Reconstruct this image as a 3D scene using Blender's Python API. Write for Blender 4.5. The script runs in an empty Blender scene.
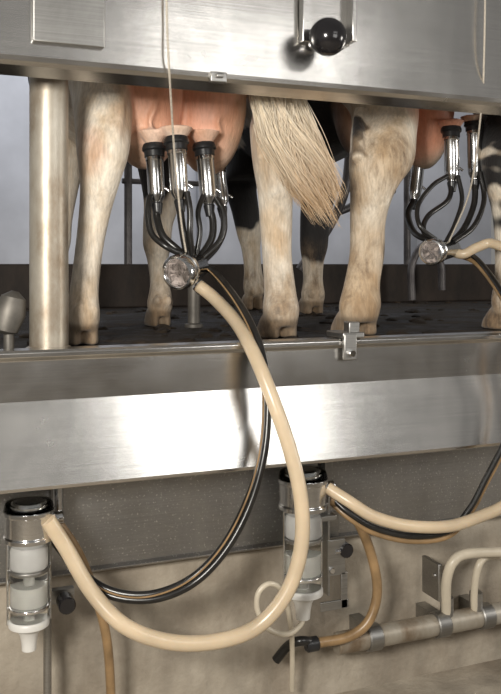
import bpy, math, random
import numpy as np
from mathutils import Vector, Matrix
random.seed(3)
FP=850.0; TH=math.atan(850/2090.0); S=math.sin(TH); C=math.cos(TH)
CZ=1.15; F=0.95
def td(px,Y):
    u=(px-250.5)/FP
    return Y/(C-u*S)
def W(px,py,Y):
    u=(px-250.5)/FP; t=Y/(C-u*S)
    return Vector((t*(S+u*C),Y,CZ-(py-265)/FP*t))
def mpp(px,Y): return td(px,Y)/FP

# ---------------- materials
MATS={}
def newmat(name):
    m=bpy.data.materials.new(name); m.use_nodes=True
    nt=m.node_tree; b=nt.nodes['Principled BSDF']; MATS[name]=m
    return m,nt,b
def N(nt,t,**k):
    n=nt.nodes.new(t)
    for a,v in k.items(): setattr(n,a,v)
    return n
def noise(nt,scale,vec=(1,1,1),detail=4,rough=.55,dist=0):
    tc=N(nt,'ShaderNodeTexCoord'); mp=N(nt,'ShaderNodeMapping'); mp.inputs['Scale'].default_value=vec
    nt.links.new(tc.outputs['Object'],mp.inputs['Vector'])
    n=N(nt,'ShaderNodeTexNoise'); n.inputs['Scale'].default_value=scale; n.inputs['Detail'].default_value=detail
    n.inputs['Roughness'].default_value=rough; n.inputs['Distortion'].default_value=dist
    nt.links.new(mp.outputs['Vector'],n.inputs['Vector']); return n
def ramp(nt,src,stops):
    r=N(nt,'ShaderNodeValToRGB'); e=r.color_ramp.elements
    while len(e)<len(stops): e.new(.5)
    for i,(p,c) in enumerate(stops):
        e[i].position=p; e[i].color=(c[0],c[1],c[2],1) if not isinstance(c,(int,float)) else (c,c,c,1)
    nt.links.new(src,r.inputs['Fac']); return r
def mix(nt,a,b,fac,mode='MULTIPLY'):
    m=N(nt,'ShaderNodeMix',data_type='RGBA',blend_type=mode)
    for s,v in ((m.inputs[6],a),(m.inputs[7],b),(m.inputs[0],fac)):
        if hasattr(v,'is_linked'): nt.links.new(v,s)
        elif isinstance(v,(int,float)): s.default_value=v
        else: s.default_value=(v[0],v[1],v[2],1)
    return m.outputs[2]
def bump(nt,b,src,strength,dist=.01,prev=None):
    bp=N(nt,'ShaderNodeBump'); bp.inputs['Strength'].default_value=strength; bp.inputs['Distance'].default_value=dist
    nt.links.new(src,bp.inputs['Height'])
    if prev: nt.links.new(prev.outputs[0],bp.inputs['Normal'])
    nt.links.new(bp.outputs[0],b.inputs['Normal']); return bp
def simple(name,col,rough=.5,metal=0,nscale=30,var=.2,bstr=0,vec=(1,1,1),**kw):
    m,nt,b=newmat(name)
    n=noise(nt,nscale,vec)
    d=tuple(c*(1-var) for c in col); l=tuple(min(1,c*(1+var)) for c in col)
    r=ramp(nt,n.outputs['Fac'],[(.3,d),(.7,l)])
    nt.links.new(r.outputs[0],b.inputs['Base Color'])
    b.inputs['Roughness'].default_value=rough; b.inputs['Metallic'].default_value=metal
    if bstr: bump(nt,b,n.outputs['Fac'],bstr)
    for k,v in kw.items(): b.inputs[k].default_value=v
    return m
def steel(name,lo,hi,r0,r1,wav=.15,blot=.75,tint=(1,1,1),speck=0,st=.05):
    m,nt,b=newmat(name)
    s=noise(nt,6,(.6,30,60),5,.6)
    r=ramp(nt,s.outputs['Fac'],[(.3,tuple(lo*t for t in tint)),(.7,tuple(hi*t for t in tint))])
    bl=noise(nt,3.5,(1,1,1.4),6,.65,.4)
    rb=ramp(nt,bl.outputs['Fac'],[(.35,blot),(.6,1.0)])
    c=mix(nt,r.outputs[0],rb.outputs[0],.8)
    vs=noise(nt,4.5,(1,1,.12),4,.6); rv=ramp(nt,vs.outputs['Fac'],[(.36,.74),(.62,1.04)])
    c=mix(nt,c,rv.outputs[0],.75)
    if speck:
        sp=noise(nt,170,(1,1,1),2); rs=ramp(nt,sp.outputs['Fac'],[(.62,1.0),(.68,2.1)])
        c=mix(nt,c,rs.outputs[0],speck)
    nt.links.new(c,b.inputs['Base Color'])
    b.inputs['Metallic'].default_value=1
    rr=ramp(nt,bl.outputs['Fac'],[(.30,r1),(.70,r0)])
    nt.links.new(rr.outputs[0],b.inputs['Roughness'])
    w=noise(nt,1.6,(1,1,1.2),1,.4); bp=bump(nt,b,w.outputs['Fac'],wav,.04)
    bump(nt,b,s.outputs['Fac'],st,.002,bp)
    return m
steel('brushed_stainless',.62,.72,.19,.29,.18,.84,(1,.975,.935))
steel('dull_stainless',.36,.48,.34,.48,.2,.6,(1,.98,.94))
steel('polished_steel',.62,.75,.12,.2,.05,.9)
steel('speckled_stainless',.38,.46,.33,.46,.2,.7,(1,.975,.94),.8)
m,nt,b=newmat('stained_galvanised_pipe')
n=noise(nt,9,(1,1,.5),6,.65); r=ramp(nt,n.outputs['Fac'],[(.32,(.19,.135,.085)),(.5,(.36,.32,.26)),(.7,(.48,.45,.39))])
nt.links.new(r.outputs[0],b.inputs['Base Color']); b.inputs['Metallic'].default_value=.5; b.inputs['Roughness'].default_value=.42
bump(nt,b,n.outputs['Fac'],.2,.004)
simple('grimy_steel',(.13,.12,.105),.55,.6,14,.4,.1)
simple('black_rubber',(.014,.014,.015),.34,0,40,.4,.05)
simple('black_hose',(.014,.013,.012),.28,0,25,.4,.03)
simple('brown_hose',(.26,.165,.08),.35,0,14,.35,.03)
simple('beige_milk_hose',(.54,.43,.295),.30,0,7,.18,.04,**{'Subsurface Weight':.15,'Subsurface Radius':(.02,.012,.006)})
simple('cream_tube',(.52,.46,.36),.35,0,12,.12)
simple('white_plastic',(.58,.565,.53),.35,0,10,.1)
simple('fresh_milk',(.70,.68,.63),.3,0,10,.06)
simple('frosted_sleeve',(.70,.69,.66),.38,0,14,.1,0,**{'Transmission Weight':.55,'IOR':1.2})
simple('clear_acrylic',(.90,.92,.91),.06,0,10,.02,0,**{'Transmission Weight':1.0,'IOR':1.14})
simple('claw_window',(.55,.47,.43),.15,0,40,.4,0)
simple('cord_fibre',(.46,.41,.34),.8,0,300,.3,.3)
simple('black_bakelite',(.012,.011,.012),.16,0,20,.3)
m,nt,b=newmat('pit_concrete')
n=noise(nt,4,(1,1,1),8,.65); r=ramp(nt,n.outputs['Fac'],[(.3,(.24,.195,.145)),(.55,(.39,.34,.27)),(.75,(.49,.435,.355))])
n2=noise(nt,7,(1,1,.25),5); r2=ramp(nt,n2.outputs['Fac'],[(.35,.62),(.6,1.0)])
nt.links.new(mix(nt,r.outputs[0],r2.outputs[0],.85),b.inputs['Base Color']); b.inputs['Roughness'].default_value=.8
n3=noise(nt,60,(1,1,1),6); bump(nt,b,n3.outputs['Fac'],.35,.01)
m,nt,b=newmat('wet_platform')
n=noise(nt,7,(1,1,1),9,.72); r=ramp(nt,n.outputs['Fac'],[(.38,(.012,.008,.005)),(.55,(.04,.028,.018)),(.72,(.14,.10,.065))])
nt.links.new(r.outputs[0],b.inputs['Base Color'])
rr=ramp(nt,n.outputs['Fac'],[(.4,.5),(.65,.9)]); nt.links.new(rr.outputs[0],b.inputs['Roughness']); bump(nt,b,n.outputs['Fac'],1,.06)
b.inputs['Specular IOR Level'].default_value=.25
m,nt,b=newmat('dirty_dark_wall')
n=noise(nt,7,(1,1,.5),7,.7); r=ramp(nt,n.outputs['Fac'],[(.35,(.015,.010,.007)),(.7,(.05,.033,.023))])
nt.links.new(r.outputs[0],b.inputs['Base Color']); b.inputs['Roughness'].default_value=.7
simple('pale_wall_paint',(.53,.54,.575),.7,0,2,.16)
simple('dark_pipe_paint',(.13,.12,.12),.45,.3,12,.4)  # dark grey paint of the stall railing pipes
simple('dim_frame_paint',(.38,.39,.42),.6,0,6,.2)
# cow hide
m,nt,b=newmat('cow_hide')
a=N(nt,'ShaderNodeAttribute',attribute_name='Col'); d=N(nt,'ShaderNodeAttribute',attribute_name='Mask')
sepn=N(nt,'ShaderNodeSeparateColor'); nt.links.new(d.outputs['Color'],sepn.inputs[0])
f=noise(nt,140,(1,1,.18),4,.6); rf=ramp(nt,f.outputs['Fac'],[(.3,.66),(.65,1.06)])
fm=N(nt,'ShaderNodeMapRange'); nt.links.new(sepn.outputs[1],fm.inputs[0]); fm.inputs[3].default_value=.8; fm.inputs[4].default_value=.35
c=mix(nt,a.outputs['Color'],rf.outputs[0],fm.outputs[0])
g=noise(nt,14,(1,1,.6),5,.6); rg=ramp(nt,g.outputs['Fac'],[(.36,(.72,.60,.46)),(.58,(1,1,1))])
gm=N(nt,'ShaderNodeMapRange'); nt.links.new(sepn.outputs[1],gm.inputs[0]); gm.inputs[3].default_value=.75; gm.inputs[4].default_value=.5
c=mix(nt,c,rg.outputs[0],gm.outputs[0])
ds=noise(nt,10,(1,1,.35),9,.76,.8); rd=ramp(nt,ds.outputs['Fac'],[(.43,0.0),(.62,.92)])
mm=N(nt,'ShaderNodeMath',operation='MULTIPLY'); nt.links.new(rd.outputs[0],mm.inputs[0]); nt.links.new(sepn.outputs[0],mm.inputs[1])
ds2=noise(nt,40,(1,1,.6),3,.7); dc=ramp(nt,ds2.outputs['Fac'],[(.38,(.09,.05,.024)),(.62,(.33,.22,.125))])
c=mix(nt,c,dc.outputs[0],mm.outputs[0],'MIX')
nt.links.new(c,b.inputs['Base Color'])
rr=N(nt,'ShaderNodeMapRange'); nt.links.new(sepn.outputs[1],rr.inputs[0]); rr.inputs[3].default_value=.75; rr.inputs[4].default_value=.48
nt.links.new(rr.outputs[0],b.inputs['Roughness'])
bp=bump(nt,b,f.outputs['Fac'],.4,.005); bump(nt,b,g.outputs['Fac'],.3,.015,bp)
b.inputs['Sheen Weight'].default_value=.15
m,nt,b=newmat('tail_hair')
a=N(nt,'ShaderNodeAttribute',attribute_name='Col'); nt.links.new(a.outputs['Color'],b.inputs['Base Color']); b.inputs['Roughness'].default_value=.6

# ---------------- builder
def cr(pts,n=6):
    P=[np.array(p,float) for p in pts]
    if len(P)<3: n_=n; return [P[0]+(P[1]-P[0])*i/n_ for i in range(n_+1)]
    out=[]
    for i in range(len(P)-1):
        p0=P[i-1] if i>0 else 2*P[0]-P[1]; p1=P[i]; p2=P[i+1]; p3=P[i+2] if i+2<len(P) else 2*P[-1]-P[-2]
        for k in range(n):
            t=k/n
            out.append(.5*((2*p1)+(-p0+p2)*t+(2*p0-5*p1+4*p2-p3)*t*t+(-p0+3*p1-3*p2+p3)*t**3))
    out.append(P[-1]); return out
class B:
    def __init__(s,name): s.name=name; s.v=[]; s.f=[]; s.m=[]; s.ms=[]
    def add(s,v,f,mat):
        if mat not in s.ms: s.ms.append(mat)
        k=len(s.v); s.v+= [tuple(x) for x in v]; s.f+=[tuple(i+k for i in q) for q in f]; s.m+=[s.ms.index(mat)]*len(f)
    def rings(s,R,mat,caps=True):
        n=len(R[0]); v=[p for r in R for p in r]; f=[]
        for i in range(len(R)-1):
            for j in range(n):
                a=i*n+j; b_=i*n+(j+1)%n
                f.append((a,b_,b_+n,a+n))
        if caps: f.append(tuple(range(n-1,-1,-1))); f.append(tuple((len(R)-1)*n+j for j in range(n)))
        s.add(v,f,mat)
    def lathe(s,p0,ax,prof,mat,seg=32):
        p0=Vector(p0); ax=Vector(ax).normalized(); q=ax.orthogonal().normalized(); w=ax.cross(q)
        s.rings([[p0+ax*h+(q*math.cos(2*math.pi*j/seg)+w*math.sin(2*math.pi*j/seg))*r for j in range(seg)] for h,r in prof],mat)
    def cyl(s,a,b_,r,mat,seg=24,r2=None):
        a=Vector(a);b_=Vector(b_); L=(b_-a).length; r2=r if r2 is None else r2
        e=min(.15*r,.003)
        s.lathe(a,b_-a,[(0,r-e),(e,r),(L-e,r2),(L,r2-e)],mat,seg)
    def tube(s,pts,r,mat,seg=12,n=8):
        P=[Vector(p) for p in cr(pts,n)]
        rr=[r]*len(P) if isinstance(r,(int,float)) else list(np.interp(np.linspace(0,1,len(P)),np.linspace(0,1,len(r)),r))
        t=(P[1]-P[0]).normalized(); q=t.orthogonal().normalized(); R=[]
        for i,p in enumerate(P):
            t=(P[min(i+1,len(P)-1)]-P[max(i-1,0)]).normalized()
            q=(q-t*q.dot(t)).normalized(); w=t.cross(q)
            R.append([p+(q*math.cos(2*math.pi*j/seg)+w*math.sin(2*math.pi*j/seg))*rr[i] for j in range(seg)])
        s.rings(R,mat)
    def prof(s,yz,x0,x1,mat):
        n=len(yz); v=[(x0,y,z) for y,z in yz]+[(x1,y,z) for y,z in yz]
        f=[(j,j+n,(j+1)%n+n,(j+1)%n) for j in range(n)]+[tuple(range(n)),tuple(range(2*n-1,n-1,-1))]
        s.add(v,f,mat)
    def box(s,c,sz,mat,rot=None):
        c=Vector(c); v=[]
        for x in(-1,1):
            for y in(-1,1):
                for z in(-1,1):
                    p=Vector((x*sz[0]/2,y*sz[1]/2,z*sz[2]/2))
                    if rot is not None: p=rot@p
                    v.append(c+p)
        s.add(v,[(0,1,3,2),(4,6,7,5),(0,4,5,1),(2,3,7,6),(0,2,6,4),(1,5,7,3)],mat)
    def ball(s,c,r,mat,sc=(1,1,1),seg=24):
        R=[]
        for i in range(1,16):
            a=math.pi*i/16
            R.append([(c[0]+r*sc[0]*math.sin(a)*math.cos(2*math.pi*j/seg),c[1]+r*sc[1]*math.sin(a)*math.sin(2*math.pi*j/seg),c[2]-r*sc[2]*math.cos(a)) for j in range(seg)])
        s.rings(R,mat)
    def loft(s,secs,mat,n=5,seg=28):
        Q=cr(secs,n)
        s.rings([[Vector(q[0:3])+Vector(q[3:6])*math.cos(2*math.pi*j/seg)+Vector(q[6:9])*math.sin(2*math.pi*j/seg) for j in range(seg)] for q in Q],mat)
    def mesh(s,center=True):
        import bmesh
        v=np.array([tuple(p) for p in s.v]); c=(v.min(0)+v.max(0))/2 if center else np.zeros(3)
        me=bpy.data.meshes.new(s.name); me.from_pydata([tuple(p) for p in (v-c)],[],s.f)
        for m_ in s.ms: me.materials.append(MATS[m_])
        me.polygons.foreach_set('material_index',s.m)
        bm=bmesh.new(); bm.from_mesh(me); bmesh.ops.recalc_face_normals(bm,faces=bm.faces); bm.to_mesh(me); bm.free()
        return me,c
    def make(s,bevel=0,parent=None,smooth=True,ang=38):
        me,c=s.mesh()
        if smooth:
            me.shade_smooth(); me.set_sharp_from_angle(angle=math.radians(ang))
        ob=bpy.data.objects.new(s.name,me); ob.location=c; bpy.context.scene.collection.objects.link(ob)
        if bevel:
            md=ob.modifiers.new('bevel','BEVEL'); md.width=bevel; md.segments=2; md.limit_method='ANGLE'; md.angle_limit=math.radians(50)
        if parent: ob.parent=parent
        return ob

X0,X1=-2.2,4.6
# ---------------- room shell
b=B('floor'); b.box((1.2,.1,-.05),(6.8,4.1,.1),'pit_concrete'); b.make()
b=B('wall_pit'); b.box((1.2,2.10,.425),(6.8,.15,.85),'pit_concrete'); b.make()
b=B('wall_rear'); b.box((1.2,-1.9,.46),(6.8,.15,.92),'pit_concrete'); b.make()
b=B('milking_platform_floor'); b.box((1.2,3.98,F-.05),(6.8,3.9,.1),'wet_platform'); b.make()
b=B('wall_back'); b.box((1.2,5.95,2.1),(6.8,.1,3.2),'pale_wall_paint')
for x in (-1.6,.2,2.0,3.8): b.box((x,5.88,2.1),(.06,.06,2.3),'dim_frame_paint')
b.make()
b=B('wall_manger'); b.box((1.2,4.02,F+.10),(6.8,.12,.21),'dirty_dark_wall'); b.make(.01)
# ---------------- stall rails behind
b=B('stall_railing')
for px,Y in ((122,4.3),(297,4.3),(395,4.3)):
    p=W(px,260,Y); b.cyl((p.x,Y-.13,F+.0),(p.x,Y-.13,F+1.2),.020,'dark_pipe_paint')
b.cyl((W(122,260,4.17).x,4.17,CZ+.42),(W(395,260,4.17).x,4.17,CZ+.42),.014,'dark_pipe_paint')
b.tube([W(300,270,3.85),W(330,225,3.8),W(345,190,3.75),W(350,150,3.75)],.024,'dark_pipe_paint')
b.tube([W(330,215,3.8),W(352,206,3.8),W(362,195,3.8)],.02,'dark_pipe_paint')
b.tube([W(412,300,3.8),W(412,265,3.8),W(425,245,3.8),W(440,262,3.8),W(442,290,3.8)],.02,'dark_pipe_paint')
b.make()
b=B('drain_stanchion'); p=W(194,300,2.6); b.cyl((p.x,2.6,F),(p.x,2.6,F+.26),.02,'grimy_steel'); b.lathe((p.x,2.6,F),(0,0,1),[(0,.03),(.01,.03),(.014,.02)],'grimy_steel'); b.make()
b=B('muck_clods')
for i in range(190):
    x=random.uniform(-.2,3.0); y=random.uniform(2.0,3.9); r=random.uniform(.008,.03)
    R=[]; 
    for h,s_ in ((0,1),(.25,.95),(.5,.6),(.62,.2)):
        R.append([(x+r*s_*math.cos(j*.785)*random.uniform(.75,1.25),y+r*s_*1.3*math.sin(j*.785)*random.uniform(.75,1.25),F+r*h*.9) for j in range(8)])
    b.rings(R,'wet_platform')
b.make()

# ---------------- rump rail
b=B('stainless_rump_rail')
b.prof([(1.80,CZ+.83),(1.80,CZ+.432),(1.803,CZ+.422),(1.812,CZ+.414),(1.853,CZ+.400),(1.862,CZ+.402),(1.866,CZ+.412),(1.866,CZ+.83)],X0,X1,'brushed_stainless')
p0=W(32,0,1.795); p1=W(104,0,1.795)
b.box(((p0.x+p1.x)/2,1.793,CZ+.645),(p1.x-p0.x,.016,.37),'dull_stainless')
p=W(218,84,1.80); b.box((p.x,1.80,CZ+.422),(.04,.014,.024),'dull_stainless'); b.box((p.x,1.79,CZ+.424),(.018,.012,.010),'dull_stainless')
b.make(.003,ang=12)
b=B('ball_knob_control')
p=W(322,30,1.8); b.box((p.x,1.785,CZ+.585),(.125,.022,.135),'brushed_stainless'); b.box((p.x+.055,1.765,CZ+.585),(.012,.05,.13),'brushed_stainless')
k=W(328,37,1.72); b.cyl((k.x,1.79,k.z),(k.x,1.74,k.z),.016,'polished_steel'); b.lathe((k.x,1.765,k.z),(0,-1,0),[(0,.02),(.006,.027),(.012,.02)],'black_bakelite'); b.ball((k.x,1.72,k.z),.043,'black_bakelite')
b.make(.002)
# ---------------- post
b=B('support_post'); p=W(49,300,1.99)
b.cyl((p.x,1.99,F),(p.x,1.99,CZ+.80),.044,'stained_galvanised_pipe',40)
b.lathe((p.x,1.99,F),(0,0,1),[(0,.052),(.01,.052),(.014,.046)],'stained_galvanised_pipe',40)
b.make()
b=B('gate_latch'); p=W(18,314,1.99); b.lathe(p-Vector((.03,0,.045)),(.25,0,1),[(0,.01),(.008,.028),(.05,.036),(.085,.028),(.1,.008)],'grimy_steel'); b.tube([p+Vector((-.01,0,0)),p+Vector((-.1,.02,.0)),p+Vector((-.3,.02,.02))],.018,'grimy_steel')
b.cyl((p.x-.02,1.99,F),(p.x-.02,1.99,p.z),.012,'grimy_steel'); b.make()

# ---------------- curb
b=B('stainless_curb_panel')
b.prof([(1.935,CZ-.2),(1.93,CZ-.186),(1.90,CZ-.181),(1.848,CZ-.181),(1.842,CZ-.186),(1.842,CZ-.196),(1.852,CZ-.204),(1.850,CZ-.290),(1.848,CZ-.297),(1.803,CZ-.462),(1.805,CZ-.470),(1.815,CZ-.472),(1.935,CZ-.43)],X0,X1,'brushed_stainless')
b.make(.0015,ang=9)
b=B('steel_splash_plate'); b.box((1.2,1.99,CZ-.56),(6.8,.012,.31),'speckled_stainless')
b.prof([(1.984,CZ-.705),(1.972,CZ-.712),(1.984,CZ-.72)],X0,X1,'speckled_stainless'); b.make(.001,ang=12)
b=B('curb_clamp'); p=W(352,340,1.84)
b.box((p.x,1.875,CZ-.172),(.06,.09,.014),'dull_stainless'); b.box((p.x-.01,1.834,CZ-.20),(.035,.012,.065),'dull_stainless'); b.box((p.x+.01,1.86,CZ-.155),(.03,.03,.03),'dull_stainless')
b.cyl((p.x-.01,1.83,CZ-.215),(p.x-.01,1.815,CZ-.215),.009,'polished_steel',6); b.make(.003)

# ---------------- cows
def make_cow(name,spec):
    b=B('body')
    X=spec['X']
    def ring(x,y,h,rx,rz): return (x,y,F+h,rx,0,0,0,0,rz)
    tr=[(2.04,1.12,.06,.08),(2.08,1.10,.17,.20),(2.22,1.06,.25,.32),(2.5,1.02,.27,.35),(2.9,.99,.29,.40),(3.25,.98,.28,.40),(3.5,1.02,.23,.36),(3.7,1.10,.16,.27),(3.95,1.22,.105,.19),(4.18,1.36,.09,.14),(4.24,1.40,.06,.09)]
    b.loft([ring(X,y,h,rx,rz) for y,h,rx,rz in tr],'cow_hide')
    hd=[(4.10,1.46,.06,.06),(4.16,1.46,.10,.11),(4.27,1.42,.115,.125),(4.40,1.33,.085,.10),(4.52,1.24,.07,.08),(4.60,1.18,.075,.07),(4.645,1.15,.045,.04)]
    b.loft([ring(X,y,h,rx,rz) for y,h,rx,rz in hd],'cow_hide')
    for s_ in(-1,1):
        b.loft([(X+s_*.09,4.16,F+1.48,0,.015,0,0,0,.02),(X+s_*.15,4.17,F+1.48,0,.02,0,0,0,.045),(X+s_*.2,4.18,F+1.46,0,.018,0,0,0,.04),(X+s_*.25,4.19,F+1.44,0,.01,0,0,0,.012)],'cow_hide',3,12)
        b.ball((X+s_*.1,4.30,F+1.44),.02,'cow_hide',(1,1,1),10)
    def leg(rows,top):
        secs=[]
        for px,py,hw,ry,Y in rows:
            p=W(px,py,Y); w=hw*mpp(px,Y); ph=TH+math.atan((px-250.5)/FP)
            rx=math.sqrt(max(w*w-(ry*math.sin(ph))**2,(.6*w)**2))/math.cos(ph)
            secs.append((p.x,p.y,p.z,rx,0,0,0,ry,0))
        for x,y,h,rx,ry in top: secs.append((x,y,F+h,rx,0,0,0,ry,0))
        b.loft(secs,'cow_hide')
        x,y,z=secs[0][:3]; w=secs[0][3]
        for s_ in(-1,1):
            c=x+s_*w*.60; r=w*.52
            b.loft([(c,y+.035,F+.001,r,0,0,0,.062,0),(c,y+.033,F+.012,r*1.03,0,0,0,.062,0),(c,y+.028,F+.035,r*.95,0,0,0,.054,0),(c-s_*.004,y+.015,F+.065,r*.85,0,0,0,.04,0),(c-s_*.01,y,F+.09,r*.6,0,0,0,.022,0)],'cow_hide',3,18)
            b.ball((x+s_*w*.5,y-.035 if w<.2 else y,F+.085),.013,'cow_hide',(1,1,1.4),10)
    for rows,top in spec['legs']: leg(rows,top)
    for pts,r in spec['ridges']: b.tube([W(*p) for p in pts],r,'cow_hide')
    ux,uy,uz=spec['udder']; sc=spec.get('us',1)
    for sx,sy,rx,ry,rz,dz in ((-.078,0,.094,.115,.215,0),(.076,0,.092,.115,.218,-.005),(-.066,.16,.088,.11,.19,.015),(.068,.16,.088,.11,.19,.015)):
        b.ball((ux+sx*sc,uy+sy,uz+dz),1,'cow_hide',(rx*sc,ry,rz))
    for tx,ty,tz in spec['teats']:
        b.lathe((tx,ty,tz),(0,0,1),[(0,.010),(.008,.017),(.02,.024),(.05,.045)],'cow_hide',16)
    for pts in spec.get('veins',[]): b.tube([W(*p) for p in pts],.006,'cow_hide',8)
    b.tube(spec['tail'],[.045,.035,.028,.022,.018,.014],'cow_hide')
    me,c=b.mesh()
    ob=bpy.data.objects.new('body',me); ob.location=c; bpy.context.scene.collection.objects.link(ob)
    md=ob.modifiers.new('r','REMESH'); md.mode='VOXEL'; md.voxel_size=.0062; md.use_smooth_shade=True
    md2=ob.modifiers.new('s','SMOOTH'); md2.factor=.5; md2.iterations=5
    dg=bpy.context.evaluated_depsgraph_get(); me2=bpy.data.meshes.new_from_object(ob.evaluated_get(dg))
    ob.modifiers.clear(); ob.data=me2; me2.name='cow_body'
    me2.materials.clear(); me2.materials.append(MATS['cow_hide']); me2.shade_smooth()
    n=len(me2.vertices); co=np.empty(n*3); me2.vertices.foreach_get('co',co); co=co.reshape(-1,3)+c
    col=np.tile(np.array(spec['white']),(n,1)); mask=np.zeros((n,4)); mask[:,3]=1
    wob=np.stack([np.sin(co[:,2]*38+co[:,0]*17)+.6*np.sin(co[:,1]*51+co[:,2]*29+1.3)+.5*np.sin(co[:,2]*113+co[:,0]*71),np.cos(co[:,0]*33+co[:,2]*23)+.5*np.sin(co[:,0]*90),np.sin(co[:,0]*41+co[:,1]*31)+.4*np.sin(co[:,0]*120+co[:,1]*97)],1)*.012
    for ctr,rad,cc,soft,kind in spec['patches']:
        d=np.linalg.norm((co+wob*(1 if kind!='u' else .4)-np.array(ctr))/np.array(rad),axis=1)
        k=np.clip((1-d)/soft+.5,0,1)[:,None]
        if kind=='d': mask[:,0:1]=np.maximum(mask[:,0:1],k); continue
        col=col*(1-k)+np.array(cc)*k
        if kind=='u': mask[:,1:2]=np.maximum(mask[:,1:2],k)
    h=co[:,2]-F
    k=np.clip((.20-h)/.14,0,1)[:,None]*.5; col=col*(1-k)+np.array((.34,.23,.13))*k
    k=np.clip((.060-h)/.012,0,1)[:,None]; col=col*(1-k)+np.array((.22,.165,.11))*k
    mask[:,0]=np.maximum(mask[:,0],np.clip((.32-h)/.2,0,1)*spec['dirt'])
    ca=me2.color_attributes.new('Col','FLOAT_COLOR','POINT'); ca.data.foreach_set('color',np.concatenate([col,np.ones((n,1))],1).ravel())
    cm=me2.color_attributes.new('Mask','FLOAT_COLOR','POINT'); cm.data.foreach_set('color',mask.ravel())
    e=bpy.data.objects.new(name,None); e.location=(X,2.9,F); bpy.context.scene.collection.objects.link(e)
    ob.parent=e; ob.matrix_parent_inverse=Matrix.Translation(-Vector((X,2.9,F)))
    tb=B('tail_switch'); cols=[]
    L0=spec['switch']
    NC=40; cl=[]
    for _ in range(NC):
        q=random.random(); cl.append((q,random.uniform(0,6.28),random.uniform(.62,1.0)*(1-.12*abs(q-.45)),random.gauss(0,.012)))
    for i in range(spec.get('nstr',2600)):
        ca_,cph,cend,cdy=random.choice(cl)
        a0=random.random(); a=min(1.15,max(-.15,ca_+random.gauss(0,.07)))
        s0=random.uniform(0,.45); s1=min(1.0,max(s0+.2,cend*random.uniform(.78,1.06)))
        ph=cph+random.gauss(0,.5); am=random.uniform(.003,.009); fr=random.uniform(1.0,1.6); pts=[]; dy=random.gauss(0,.009)
        for j in range(10):
            t=s0+(s1-s0)*j/9
            idx=t*(len(L0)-1); i0=min(int(idx),len(L0)-2); fz=idx-i0
            l=L0[i0][0].lerp(L0[i0+1][0],fz); r_=L0[i0][1].lerp(L0[i0+1][1],fz)
            mm_=min(1,max(0,(t-.1)/.6)); aa=a0*(1-mm_)+a*mm_
            A=am*(.3+1.3*t)
            p=l.lerp(r_,aa)+Vector((A*math.sin(ph+fr*t*9),(cdy+dy)*(.5+t)+A*.5*math.cos(ph+t*fr*8),A*.35*math.sin(ph*2+t*9)))
            pts.append(p)
        k0=len(tb.v); tb.tube(pts,[.0010,.0012,.0010,.0002],'tail_hair',3,1)
        nn=len(tb.v)-k0; g=random.uniform(.78,1.15)
        for q in range(nn):
            t=s0+(s1-s0)*(q//3)/9
            w=min(1,max(0,(t-.28)/.5)); w=w*(.5+.45*a0)
            cA=np.array((.80,.71,.57)); cB=np.array((.52,.32,.15)); cols.append(np.append((cA*(1-w)+cB*w)*g,1))
    o=tb.make(); o.parent=e; o.matrix_parent_inverse=Matrix.Translation(-Vector((X,2.9,F)))
    ca=o.data.color_attributes.new('Col','FLOAT_COLOR','POINT'); ca.data.foreach_set('color',np.array(cols).ravel())
    return e
PINK=(.76,.38,.25); PALE=(.78,.50,.36); BLK=(.012,.010,.010); WH=(.78,.70,.585)
def hind_top(x,cx): return [(x,2.33,.84,.13,.2),(x*.8+cx*.2,2.38,1.05,.13,.2)]
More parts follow.
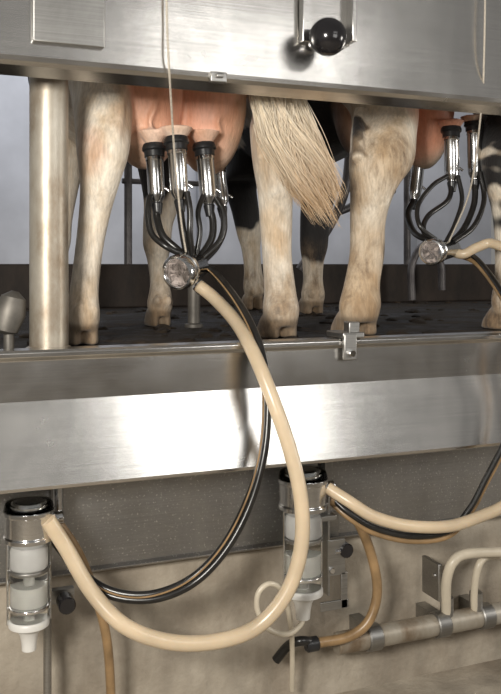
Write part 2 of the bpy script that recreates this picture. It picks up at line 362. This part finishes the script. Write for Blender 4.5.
cow1=dict(X=.70,white=WH,udder=(.704,2.27,CZ+.475),us=1.18,dirt=.75,
 legs=[
 ([(83,330,15,.042,2.12),(83,314,17,.048,2.12),(84,292,14.5,.042,2.13),(89,250,14,.037,2.14),(95,212,16,.042,2.14),(100,182,20,.06,2.13),(103,152,26,.082,2.14),(103,118,29,.11,2.20),(101,82,33,.14,2.27)],hind_top(.50,.70)),
 ([(281,326,16,.042,2.12),(281,309,18.5,.048,2.12),(280,290,16,.042,2.13),(277,255,15,.037,2.14),(276,220,16.5,.042,2.14),(275,190,18,.06,2.13),(273,160,21,.08,2.13),(274,128,25,.11,2.18),(277,97,30,.14,2.25)],hind_top(.92,.70)),
 ([(160,316,10.5,.032,2.66),(160,303,13,.037,2.66),(160,285,10,.03,2.67),(158,262,10.5,.033,2.68),(157,245,14,.042,2.67),(158,225,15,.045,2.70),(162,195,19,.06,2.73)],[(.79,2.80,.62,.08,.11),(.78,2.90,.85,.09,.16)]),
 ([(57,310,10,.032,3.05),(57,298,12,.037,3.05),(57,280,10,.03,3.06),(57,255,11,.035,3.06),(57,240,14,.042,3.05),(58,215,15,.05,3.08)],[(.54,3.15,.62,.08,.11),(.56,3.2,.85,.09,.16)])],
 ridges=[([(120,80,2.14),(118,115,2.10),(113,145,2.075),(108,170,2.085),(102,205,2.11)],.017),([(90,95,2.16),(86,125,2.16),(88,150,2.12)],.016),([(272,100,2.15),(272,130,2.09),(273,158,2.07),(276,195,2.09)],.016),([(262,108,2.2),(260,135,2.15),(262,160,2.1)],.014)],
 veins=[[(150,88,2.18),(156,105,2.155),(150,122,2.16),(158,138,2.16)],[(222,86,2.17),(228,104,2.17),(218,120,2.155),(222,136,2.17)]],
 teats=[tuple(W(154,150,2.17)),tuple(W(177,146,2.12)),tuple(W(204,150,2.15)),tuple(W(216,160,2.33))],
 tail=[Vector((.72,2.03,F+1.30)),Vector((.80,2.0,F+1.2)),Vector((.86,1.98,F+1.0)),W(270,50,1.98),W(280,110,1.98),W(292,140,1.985)],
 switch=[(W(252,60,1.985),W(288,60,1.985)),(W(250,100,1.985),W(302,96,1.985)),(W(261,140,1.985),W(316,128,1.985)),(W(286,178,1.985),W(330,163,1.985)),(W(308,206,1.985),(W(342,196,1.985))),(W(326,232,1.985),(W(350,224,1.985)))],
 patches=[((.70,2.9,F+1.3),(.5,.55,.45),BLK,.08,''),((.70,3.5,F+.9),(.5,.5,.36),BLK,.08,''),(tuple(W(158,175,2.8)),(.12,.15,.12),BLK,.1,''),
  ((.70,2.37,CZ+.44),(.235,.28,.26),PALE,.2,'u'),((.70,2.22,CZ+.54),(.20,.22,.22),PINK,.6,'u'),
  (tuple(W(122,110,2.12)),(.03,.06,.10),(.57,.43,.31),.8,''),(tuple(W(90,145,2.08)),(.03,.06,.07),(.66,.48,.36),.9,''),
  (tuple(W(262,125,2.1)),(.05,.1,.12),(.62,.48,.33),.9,''),(tuple(W(276,230,2.1)),(.03,.05,.08),(.64,.50,.35),.9,'')])
X2=1.48
cow2=dict(X=X2,white=(.77,.69,.57),udder=(X2+.0,2.34,CZ+.53),us=1.0,nstr=500,dirt=1.0,
 legs=[
 ([(359,322,18,.045,2.12),(360,305,21,.05,2.12),(362,284,18,.043,2.13),(367,254,17.5,.04,2.14),(368,220,18,.045,2.14),(373,190,23,.065,2.13),(381,164,32,.085,2.13),(383,138,33,.11,2.18),(382,105,35,.14,2.25)],hind_top(1.28,X2)),
 ([(513,318,18,.045,2.14),(513,300,21,.05,2.14),(513,280,18,.043,2.15),(513,250,17.5,.04,2.16),(511,216,18,.045,2.16),(508,186,22,.065,2.15),(506,160,26,.085,2.15),(505,138,28,.11,2.2),(503,105,30,.14,2.27)],hind_top(1.70,X2)),
 ([(254,296,9,.032,3.5),(254,286,11,.036,3.5),(253,270,9,.03,3.5),(251,250,9.5,.034,3.5),(249,235,12,.042,3.5),(245,210,14,.05,3.5),(240,185,17,.06,3.5)],[(1.36,3.4,.6,.08,.12),(1.38,3.4,.85,.09,.16)]),
 ([(313,306,10,.032,3.1),(313,295,12,.036,3.1),(313,280,10,.03,3.1),(313,262,11,.034,3.1),(314,246,14,.042,3.1),(315,220,15,.05,3.12),(318,190,18,.06,3.15)],[(1.56,3.2,.6,.08,.12),(1.54,3.25,.85,.09,.16)])],
 ridges=[([(395,105,2.14),(400,140,2.09),(404,163,2.07),(390,187,2.09),(378,212,2.11)],.019),([(360,110,2.2),(358,138,2.13),(358,160,2.09)],.018)],
 teats=[tuple(W(451,136,2.2)),tuple(W(474,132,2.22)),tuple(W(420,150,2.36))],
 tail=[Vector((1.50,2.03,F+1.30)),Vector((1.56,2.0,F+1.22)),Vector((1.64,1.985,F+1.1)),Vector((1.68,1.985,F+1.0)),Vector((1.70,1.985,F+.9)),Vector((1.71,1.985,F+.8))],
 switch=[(Vector((1.67,1.985,F+.95)),Vector((1.73,1.985,F+.95))),(Vector((1.67,1.985,F+.85)),Vector((1.77,1.985,F+.85))),(Vector((1.70,1.985,F+.7)),Vector((1.80,1.985,F+.7))),(Vector((1.74,1.985,F+.6)),Vector((1.80,1.985,F+.6)))],
 patches=[((X2,2.9,F+1.2),(.5,.45,.35),BLK,.08,''),(tuple(W(328,130,2.75)),(.22,.36,.16),BLK,.12,''),(tuple(W(345,122,2.16)),(.045,.2,.12),BLK,.12,''),
  (tuple(W(242,190,3.4)),(.18,.3,.17),BLK,.1,''),(tuple(W(315,215,3.1)),(.12,.25,.19),BLK,.1,''),(tuple(W(255,160,3.0)),(.2,.35,.15),BLK,.1,''),
  (tuple(W(500,150,2.2)),(.09,.2,.3),BLK,.1,''),
  ((X2+.01,2.37,CZ+.53),(.19,.27,.22),PALE,.25,'u'),((X2,2.25,CZ+.56),(.19,.22,.22),(.70,.33,.22),.4,'u'),
  (tuple(W(388,160,2.08)),(.08,.12,.08),(.56,.43,.29),1.2,''),(tuple(W(385,170,2.1)),(.12,.2,.12),None,1.2,'d'),(tuple(W(365,290,2.1)),(.1,.2,.16),(.60,.46,.31),1.2,''),(tuple(W(365,300,2.1)),(.1,.2,.18),None,.9,'d')])
for i,(cc) in enumerate((cow1,cow2)): make_cow('dairy_cow',cc)

# ---------------- milking clusters
def cup(b,top,bot,r=.0225):
    top=Vector(top);bot=Vector(bot);ax=bot-top;L=ax.length
    b.lathe(top,ax,[(-.004,.012),(-.004,r*1.25),(.004,r*1.42),(.012,r*1.42),(.016,r*1.2),(.030,r*1.18),(.032,r*1.05)],'black_rubber')
    b.lathe(top,ax,[(.030,r*1.0),(.032,r*1.08),(.040,r*1.1),(.043,r),(L*.80,r),(L*.9,r*.9),(L*.97,r*.62),(L,r*.58)],'polished_steel')
    b.lathe(top,ax,[(L-.004,r*.5),(L+.002,r*.68),(L+.014,r*.6),(L+.03,r*.48)],'black_rubber')
    a=top+ax*.72; s_=Vector((1,-.4,0)).normalized()
    b.cyl(a+s_*r*.8,a+s_*(r+.012)+ax.normalized()*.012,.004,'polished_steel',10)
def claw(b,front,back,R=.042):
    front=Vector(front); back=Vector(back); ax=back-front; L=ax.length
    b.lathe(front,ax,[(.004,R*.3),(.004,R*.82)],'claw_window'); 
    b.lathe(front,ax,[(.004,R*.80),(-.001,R*.82),(-.004,R*.88),(-.003,R*1.0),(.003,R*1.07),(.016,R*1.07),(.019,R*.97),(.030,R*.95),(.032,R*1.02),(.040,R*1.02),(.046,R*.9),(L*.85,R*.72),(L,R*.45)],'polished_steel')
b=B('milking_cluster')
cup(b,W(154,146,2.17),W(157,203,2.15)); cup(b,W(176,139,2.10),W(180,200,2.08),.0235); cup(b,W(204,145,2.15),W(209,205,2.13)); cup(b,W(216,160,2.33),W(222,207,2.3))
claw(b,W(177,273,2.02),W(202,264,2.10))
rh=.0098
def T(pts,r=rh,m='black_hose'): b.tube([W(*p) for p in pts],r,m)
T([(157,204,2.15),(157,218,2.14),(163,236,2.11),(178,250,2.09),(190,262,2.09)])
T([(150,196,2.14),(148,214,2.12),(152,234,2.10),(167,247,2.07),(186,256,2.07)],.008)
T([(180,201,2.08),(181,218,2.07),(184,238,2.06),(188,260,2.08)])
T([(187,192,2.06),(190,212,2.05),(190,234,2.05),(192,256,2.07)],.008)
T([(209,206,2.13),(213,222,2.12),(211,240,2.11),(198,260,2.10)])
T([(216,198,2.12),(224,214,2.1),(221,238,2.09),(206,255,2.08),(196,262,2.08)],.008)
T([(222,207,2.3),(224,228,2.26),(217,246,2.2),(202,262,2.12)])
T([(203,196,2.12),(198,212,2.1),(200,232,2.09),(196,256,2.09)],.007)
for px,py in ((184,256),(190,254),(197,256),(202,260)): b.cyl(W(px,py,2.085),W(px+1,py+9,2.09),.0115,'polished_steel',14)
b.cyl(W(197,284,2.06),W(204,291,2.05),.017,'polished_steel',20)
b.make()
b=B('milk_hose')
b.tube([W(*p) for p in [(199,286,2.055),(214,298,2.02),(236,322,1.92),(253,352,1.80),(271,395,1.74),(290,450,1.71),(301,500,1.69),(301,548,1.68),(287,592,1.68),(258,626,1.69),(218,641,1.70),(170,642,1.71),(125,626,1.73),(92,592,1.77),(66,548,1.80),(48,520,1.80)]],.0165,'beige_milk_hose',20)
b.make()
b=B('vacuum_twin_hose')
tw=[(196,262,2.11),(214,272,2.06),(236,298,1.96),(254,330,1.86),(264,362,1.79),(268,405,1.765),(264,455,1.745),(250,505,1.74),(226,550,1.74),(194,583,1.75),(155,599,1.76),(115,597,1.79),(85,580,1.83),(62,552,1.87),(45,530,1.88)]
b.tube([W(x,y,Y) for x,y,Y in tw],.0085,'black_hose',14)
b.tube([W(x-2.5 if i<11 else x,y+(0 if i<7 else -5.0),Y+.012) for i,(x,y,Y) in enumerate(tw)],.0085,'black_hose',14)
b.tube([W(x-4.6 if i<11 else x,y+(-1 if i<7 else -2.6),Y-.007) for i,(x,y,Y) in enumerate(tw)],.0020,'brown_hose',8)
b.make()
b=B('suspension_cord'); b.tube([W(*p) for p in [(166,-60,1.785),(167,20,1.785),(169,66,1.785),(171,100,1.85),(175,160,1.97),(181,220,2.03),(186,252,2.06)]],.0026,'cord_fibre',8)
p=W(166,-60,1.785); b.cyl(p+Vector((0,.01,0)),p+Vector((0,-.02,0)),.008,'polished_steel'); b.make()
# second cluster
b=B('milking_cluster')
cup(b,W(451,128,2.2),W(452,182,2.18)); cup(b,W(474,122,2.22),W(475,180,2.2)); cup(b,W(420,150,2.36),W(414,200,2.34),.021)
claw(b,W(431,252,2.05),W(456,248,2.16),.036)
T([(414,200,2.34),(408,214,2.3),(414,232,2.2),(428,240,2.12),(444,246,2.11)])
T([(452,182,2.18),(448,200,2.16),(428,216,2.14),(424,232,2.1),(440,244,2.1)],.008)
T([(447,176,2.16),(432,186,2.14),(418,206,2.12),(420,226,2.08),(436,240,2.08)],.007)
T([(475,180,2.2),(474,204,2.18),(464,228,2.15),(450,244,2.12)])
T([(480,172,2.18),(484,200,2.16),(474,226,2.13),(454,242,2.11)],.008)
T([(458,176,2.16),(462,200,2.14),(455,224,2.12),(446,242,2.1)],.007)
b.make()
b=B('milk_hose'); b.tube([W(*p) for p in [(452,252,2.13),(464,254,2.1),(478,247,2.08),(494,244,2.05),(520,262,1.95),(548,330,1.80),(556,420,1.74),(538,480,1.72),(505,505,1.72),(484,515,1.72),(450,526,1.72),(410,526,1.73),(375,517,1.76),(350,502,1.79),(328,488,1.83)]],.0145,'beige_milk_hose',18); b.make()
b=B('vacuum_twin_hose')
for d_,r_ in ((0,.0075),(5,.0075)):
    b.tube([W(x,y+d_,Y+.01*(d_>0)) for x,y,Y in [(452,248,2.16),(480,262,2.05),(515,320,1.80),(520,390,1.76),(505,440,1.75),(486,478,1.75),(470,508,1.75),(448,531,1.76),(412,536,1.78),(375,528,1.82),(348,512,1.85),(332,498,1.88)]],r_,'black_hose' if d_==0 else 'brown_hose',12)
b.make()
b=B('suspension_cord'); b.tube([W(*p) for p in [(486,-60,1.785),(484,60,1.785),(481,112,1.85),(470,190,1.98),(448,244,2.1)]],.0024,'cord_fibre',8); p=W(486,-60,1.785); b.cyl(p+Vector((0,.01,0)),p+Vector((0,-.02,0)),.008,'polished_steel'); b.make()

# ---------------- milk meters
def meter(px,ytop,Y,bracket=True,name='milk_meter'):
    b=B(name); k=mpp(px,Y); p=W(px,ytop,Y); x,z=p.x,p.z
    z-= .006
    def L(prof,mat,cl=False):
        b.lathe((x,Y,z),(0,0,-1),[(h*k,r*k) for h,r in prof],mat,40)
    L([(0,8),(0,19),(2,23),(6,24.3),(9,24.3)],'clear_acrylic')
    L([(2.5,6),(2.5,15),(5,17),(8.8,17)],'polished_steel')
    L([(9,23),(9,25.4),(13,25.4),(14,24),(34,23.5),(35,25),(39,25),(41,22),(45,17)],'polished_steel')
    L([(44,14),(46,17),(50,18.6),(66,18.6),(68,17)],'frosted_sleeve')
    L([(67,16),(68,19.5),(71,19.5),(72,16)],'dull_stainless')
    L([(71,14),(72,18.4),(118,18.4),(120,17)],'clear_acrylic')
    L([(84,8),(84.5,15.8),(104,15.8),(105,8)],'fresh_milk')
    L([(73,4),(73,4.8),(84,4.8)],'white_plastic'); L([(105,5),(118,5),(119,9)],'white_plastic')
    L([(104,17),(105,19.6),(108,19.6),(109,17)],'polished_steel')
    L([(118,18.5),(120,20),(125,20),(127,13),(134,9),(142,7.5),(150,7)],'white_plastic')
    for s_ in (-1,1):
        b.cyl((x+s_*21*k,Y,z-38*k),(x+s_*21*k,Y,z-122*k),.0025,'polished_steel',8)
    b.cyl((x-8*k,Y-19*k,z-14*k),(x-8*k,Y-19*k,z-34*k),.004,'dull_stainless',8)
    b.cyl((x+14*k,Y-.0,z-22*k),(x+34*k,Y-.005,z-20*k),.014,'polished_steel',18)
    if bracket:
        bx=x+27*k
        b.box((bx,Y+.05,z-80*k),(.006,.12,100*k),'dull_stainless')
        b.box((bx+8*k,Y+.02,z-62*k),(18*k,.006,26*k),'dull_stainless')
        b.box((bx+8*k,Y-.01,z-92*k),(20*k,.006,36*k),'dull_stainless')
        b.box((bx+6*k,Y-.01,z-140*k),(32*k,.006,9*k),'dull_stainless')
        b.box((bx+17*k,Y-.01,z-126*k),(7*k,.006,36*k),'dull_stainless')
        b.box((bx-4*k,Y-.0,z-50*k),(20*k,.05,5*k),'dull_stainless')
        b.cyl((bx+19*k,Y-.02,z-86*k),(bx+19*k,Y+.02,z-86*k),.018,'black_bakelite',16)
        b.cyl((bx+6*k,Y-.012,z-86*k),(bx+19*k,Y-.012,z-86*k),.006,'polished_steel',12)
        b.cyl((bx+2*k,Y-.02,z-104*k),(bx+2*k,Y-.012,z-104*k),.008,'polished_steel',6)
        b.box((bx+16*k,Y+.08,z-60*k),(.02,.08,.03),'dull_stainless')
        b.box((bx+6*k,Y+.06,z-24*k),(.012,.02,60*k),'black_rubber')
    b.make(.001)
meter(303,466,1.86)
meter(29,497,1.84,False)
b=B('meter_hanger_post'); p=W(58,500,1.90)
b.cyl((p.x,1.90,CZ-.455),(p.x,1.90,CZ-.58),.012,'polished_steel')
b.cyl((p.x-.02,1.92,CZ-.46),(p.x-.02,1.92,.0),.009,'dull_stainless'); k=W(66,603,1.88)
b.cyl((k.x,1.86,k.z),(k.x,1.90,k.z),.019,'black_bakelite',20); b.box((p.x,1.93,k.z),(.08,.02,.03),'dull_stainless'); b.make()
b=B('drain_hose'); b.tube([W(*p) for p in [(46,512,1.84),(62,528,1.85),(80,556,1.86),(94,592,1.87),(104,625,1.88),(109,660,1.90),(112,720,1.92)]],.0105,'brown_hose',14); b.make()
b=B('drain_hose'); b.tube([W(*p) for p in [(328,500,1.88),(346,506,1.88),(362,530,1.88),(374,565,1.88),(377,595,1.88),(368,622,1.88),(348,637,1.89),(318,643,1.90)]],.0125,'brown_hose',16); b.lathe(W(318,643,1.90),(-1,0,0),[(0,.012),(.003,.018),(.03,.018),(.034,.014)],'black_rubber')
b.tube([W(316,643,1.9),W(300,641,1.9),W(288,646,1.93),W(276,660,1.95)],.012,'black_hose'); b.make()
b=B('wash_tube'); b.tube([W(*p) for p in [(303,612,1.86),(301,624,1.85),(288,634,1.84),(270,630,1.84),(258,612,1.84),(258,594,1.84),(268,584,1.84),(280,588,1.85),(287,604,1.87),(292,640,1.9),(292,690,1.95)]],.0066,'cream_tube',12); b.make()
# pipeline
b=B('milk_pipeline'); z1=CZ-.968
b.cyl((1.02,1.93,z1),(X1,1.93,z1),.028,'stained_galvanised_pipe',32)
for px in (372,440,484):
    q=W(px,640,1.93); b.cyl((q.x-.02,1.93,z1),(q.x+.02,1.93,z1),.034,'dull_stainless',32); b.box((q.x,1.98,z1),(.03,.09,.05),'dull_stainless')
b.make()
b=B('pipeline_elbow'); 
b.tube([W(447,625,1.93),W(446,600,1.92),W(447,578,1.91),W(453,562,1.9),W(466,554,1.9),W(500,552,1.9),W(530,552,1.9)],.0135,'cream_tube',16)
b.tube([W(476,622,1.93),W(474,600,1.92),W(476,575,1.91),W(482,560,1.91),W(492,556,1.94),W(500,556,1.975)],.010,'cream_tube',14)
for px in(447,476): b.lathe((W(px,636,1.93).x,1.93,z1+.02),(0,0,1),[(0,.018),(.05,.018),(.053,.013)],'dull_stainless')
b.make()
b=B('pipe_bracket'); q=W(432,578,1.96); b.box(q,(.012,.08,.10),'dull_stainless'); b.box(q+Vector((.012,-.03,-.03)),(.03,.012,.02),'dull_stainless'); b.cyl(q+Vector((-.01,-.02,.015)),q+Vector((.02,-.02,.015)),.006,'polished_steel',6); b.make(.002)

# ---------------- lights
def area(name,loc,tgt,sx,sy,pw,col):
    l=bpy.data.lights.new(name,'AREA'); l.shape='RECTANGLE'; l.size=sx; l.size_y=sy; l.energy=pw; l.color=col
    o=bpy.data.objects.new(name,l); o.location=loc; o.rotation_euler=(Vector(tgt)-Vector(loc)).to_track_quat('-Z','Y').to_euler(); bpy.context.scene.collection.objects.link(o)
area('curb_reflection_lamp',(1.45,-.15,CZ+.34),(.75,2,CZ-.15),.80,.62,8.5,(1,.98,.945))  # added lamp, placed to mirror as the bright patch on the curb face
area('flash_left',(-.75,-.1,CZ+.35),(.85,2.1,CZ+.08),.42,.42,76,(1,.955,.88))
area('fill_right',(4.0,.4,CZ+.2),(1.1,2.1,CZ),.7,.7,30,(1,.95,.88))  # added unseen fill from the right, outside the steel's mirror angle
area('softbox_overhead',(1.9,-1.2,CZ+1.3),(1.1,1.8,CZ+.4),1.3,.35,6,(1,.975,.94))
area('daylight_lamp',(1.3,4.9,CZ+1.9),(1.3,5.9,CZ+.3),5,.5,50,(.93,.95,1))
w=bpy.data.worlds.new('World'); bpy.context.scene.world=w; w.use_nodes=True
w.node_tree.nodes['Background'].inputs[0].default_value=(.72,.70,.67,1); w.node_tree.nodes['Background'].inputs[1].default_value=.29
cam=bpy.data.cameras.new('Camera'); co=bpy.data.objects.new('Camera',cam); bpy.context.scene.collection.objects.link(co)
co.location=(0,0,CZ); co.rotation_euler=(math.pi/2,0,-TH)
cam.sensor_fit='AUTO'; cam.sensor_width=36; cam.lens=FP/694*36; cam.shift_y=-82/694; cam.clip_start=.02
bpy.context.scene.camera=co
bpy.context.scene.view_settings.view_transform='Standard'
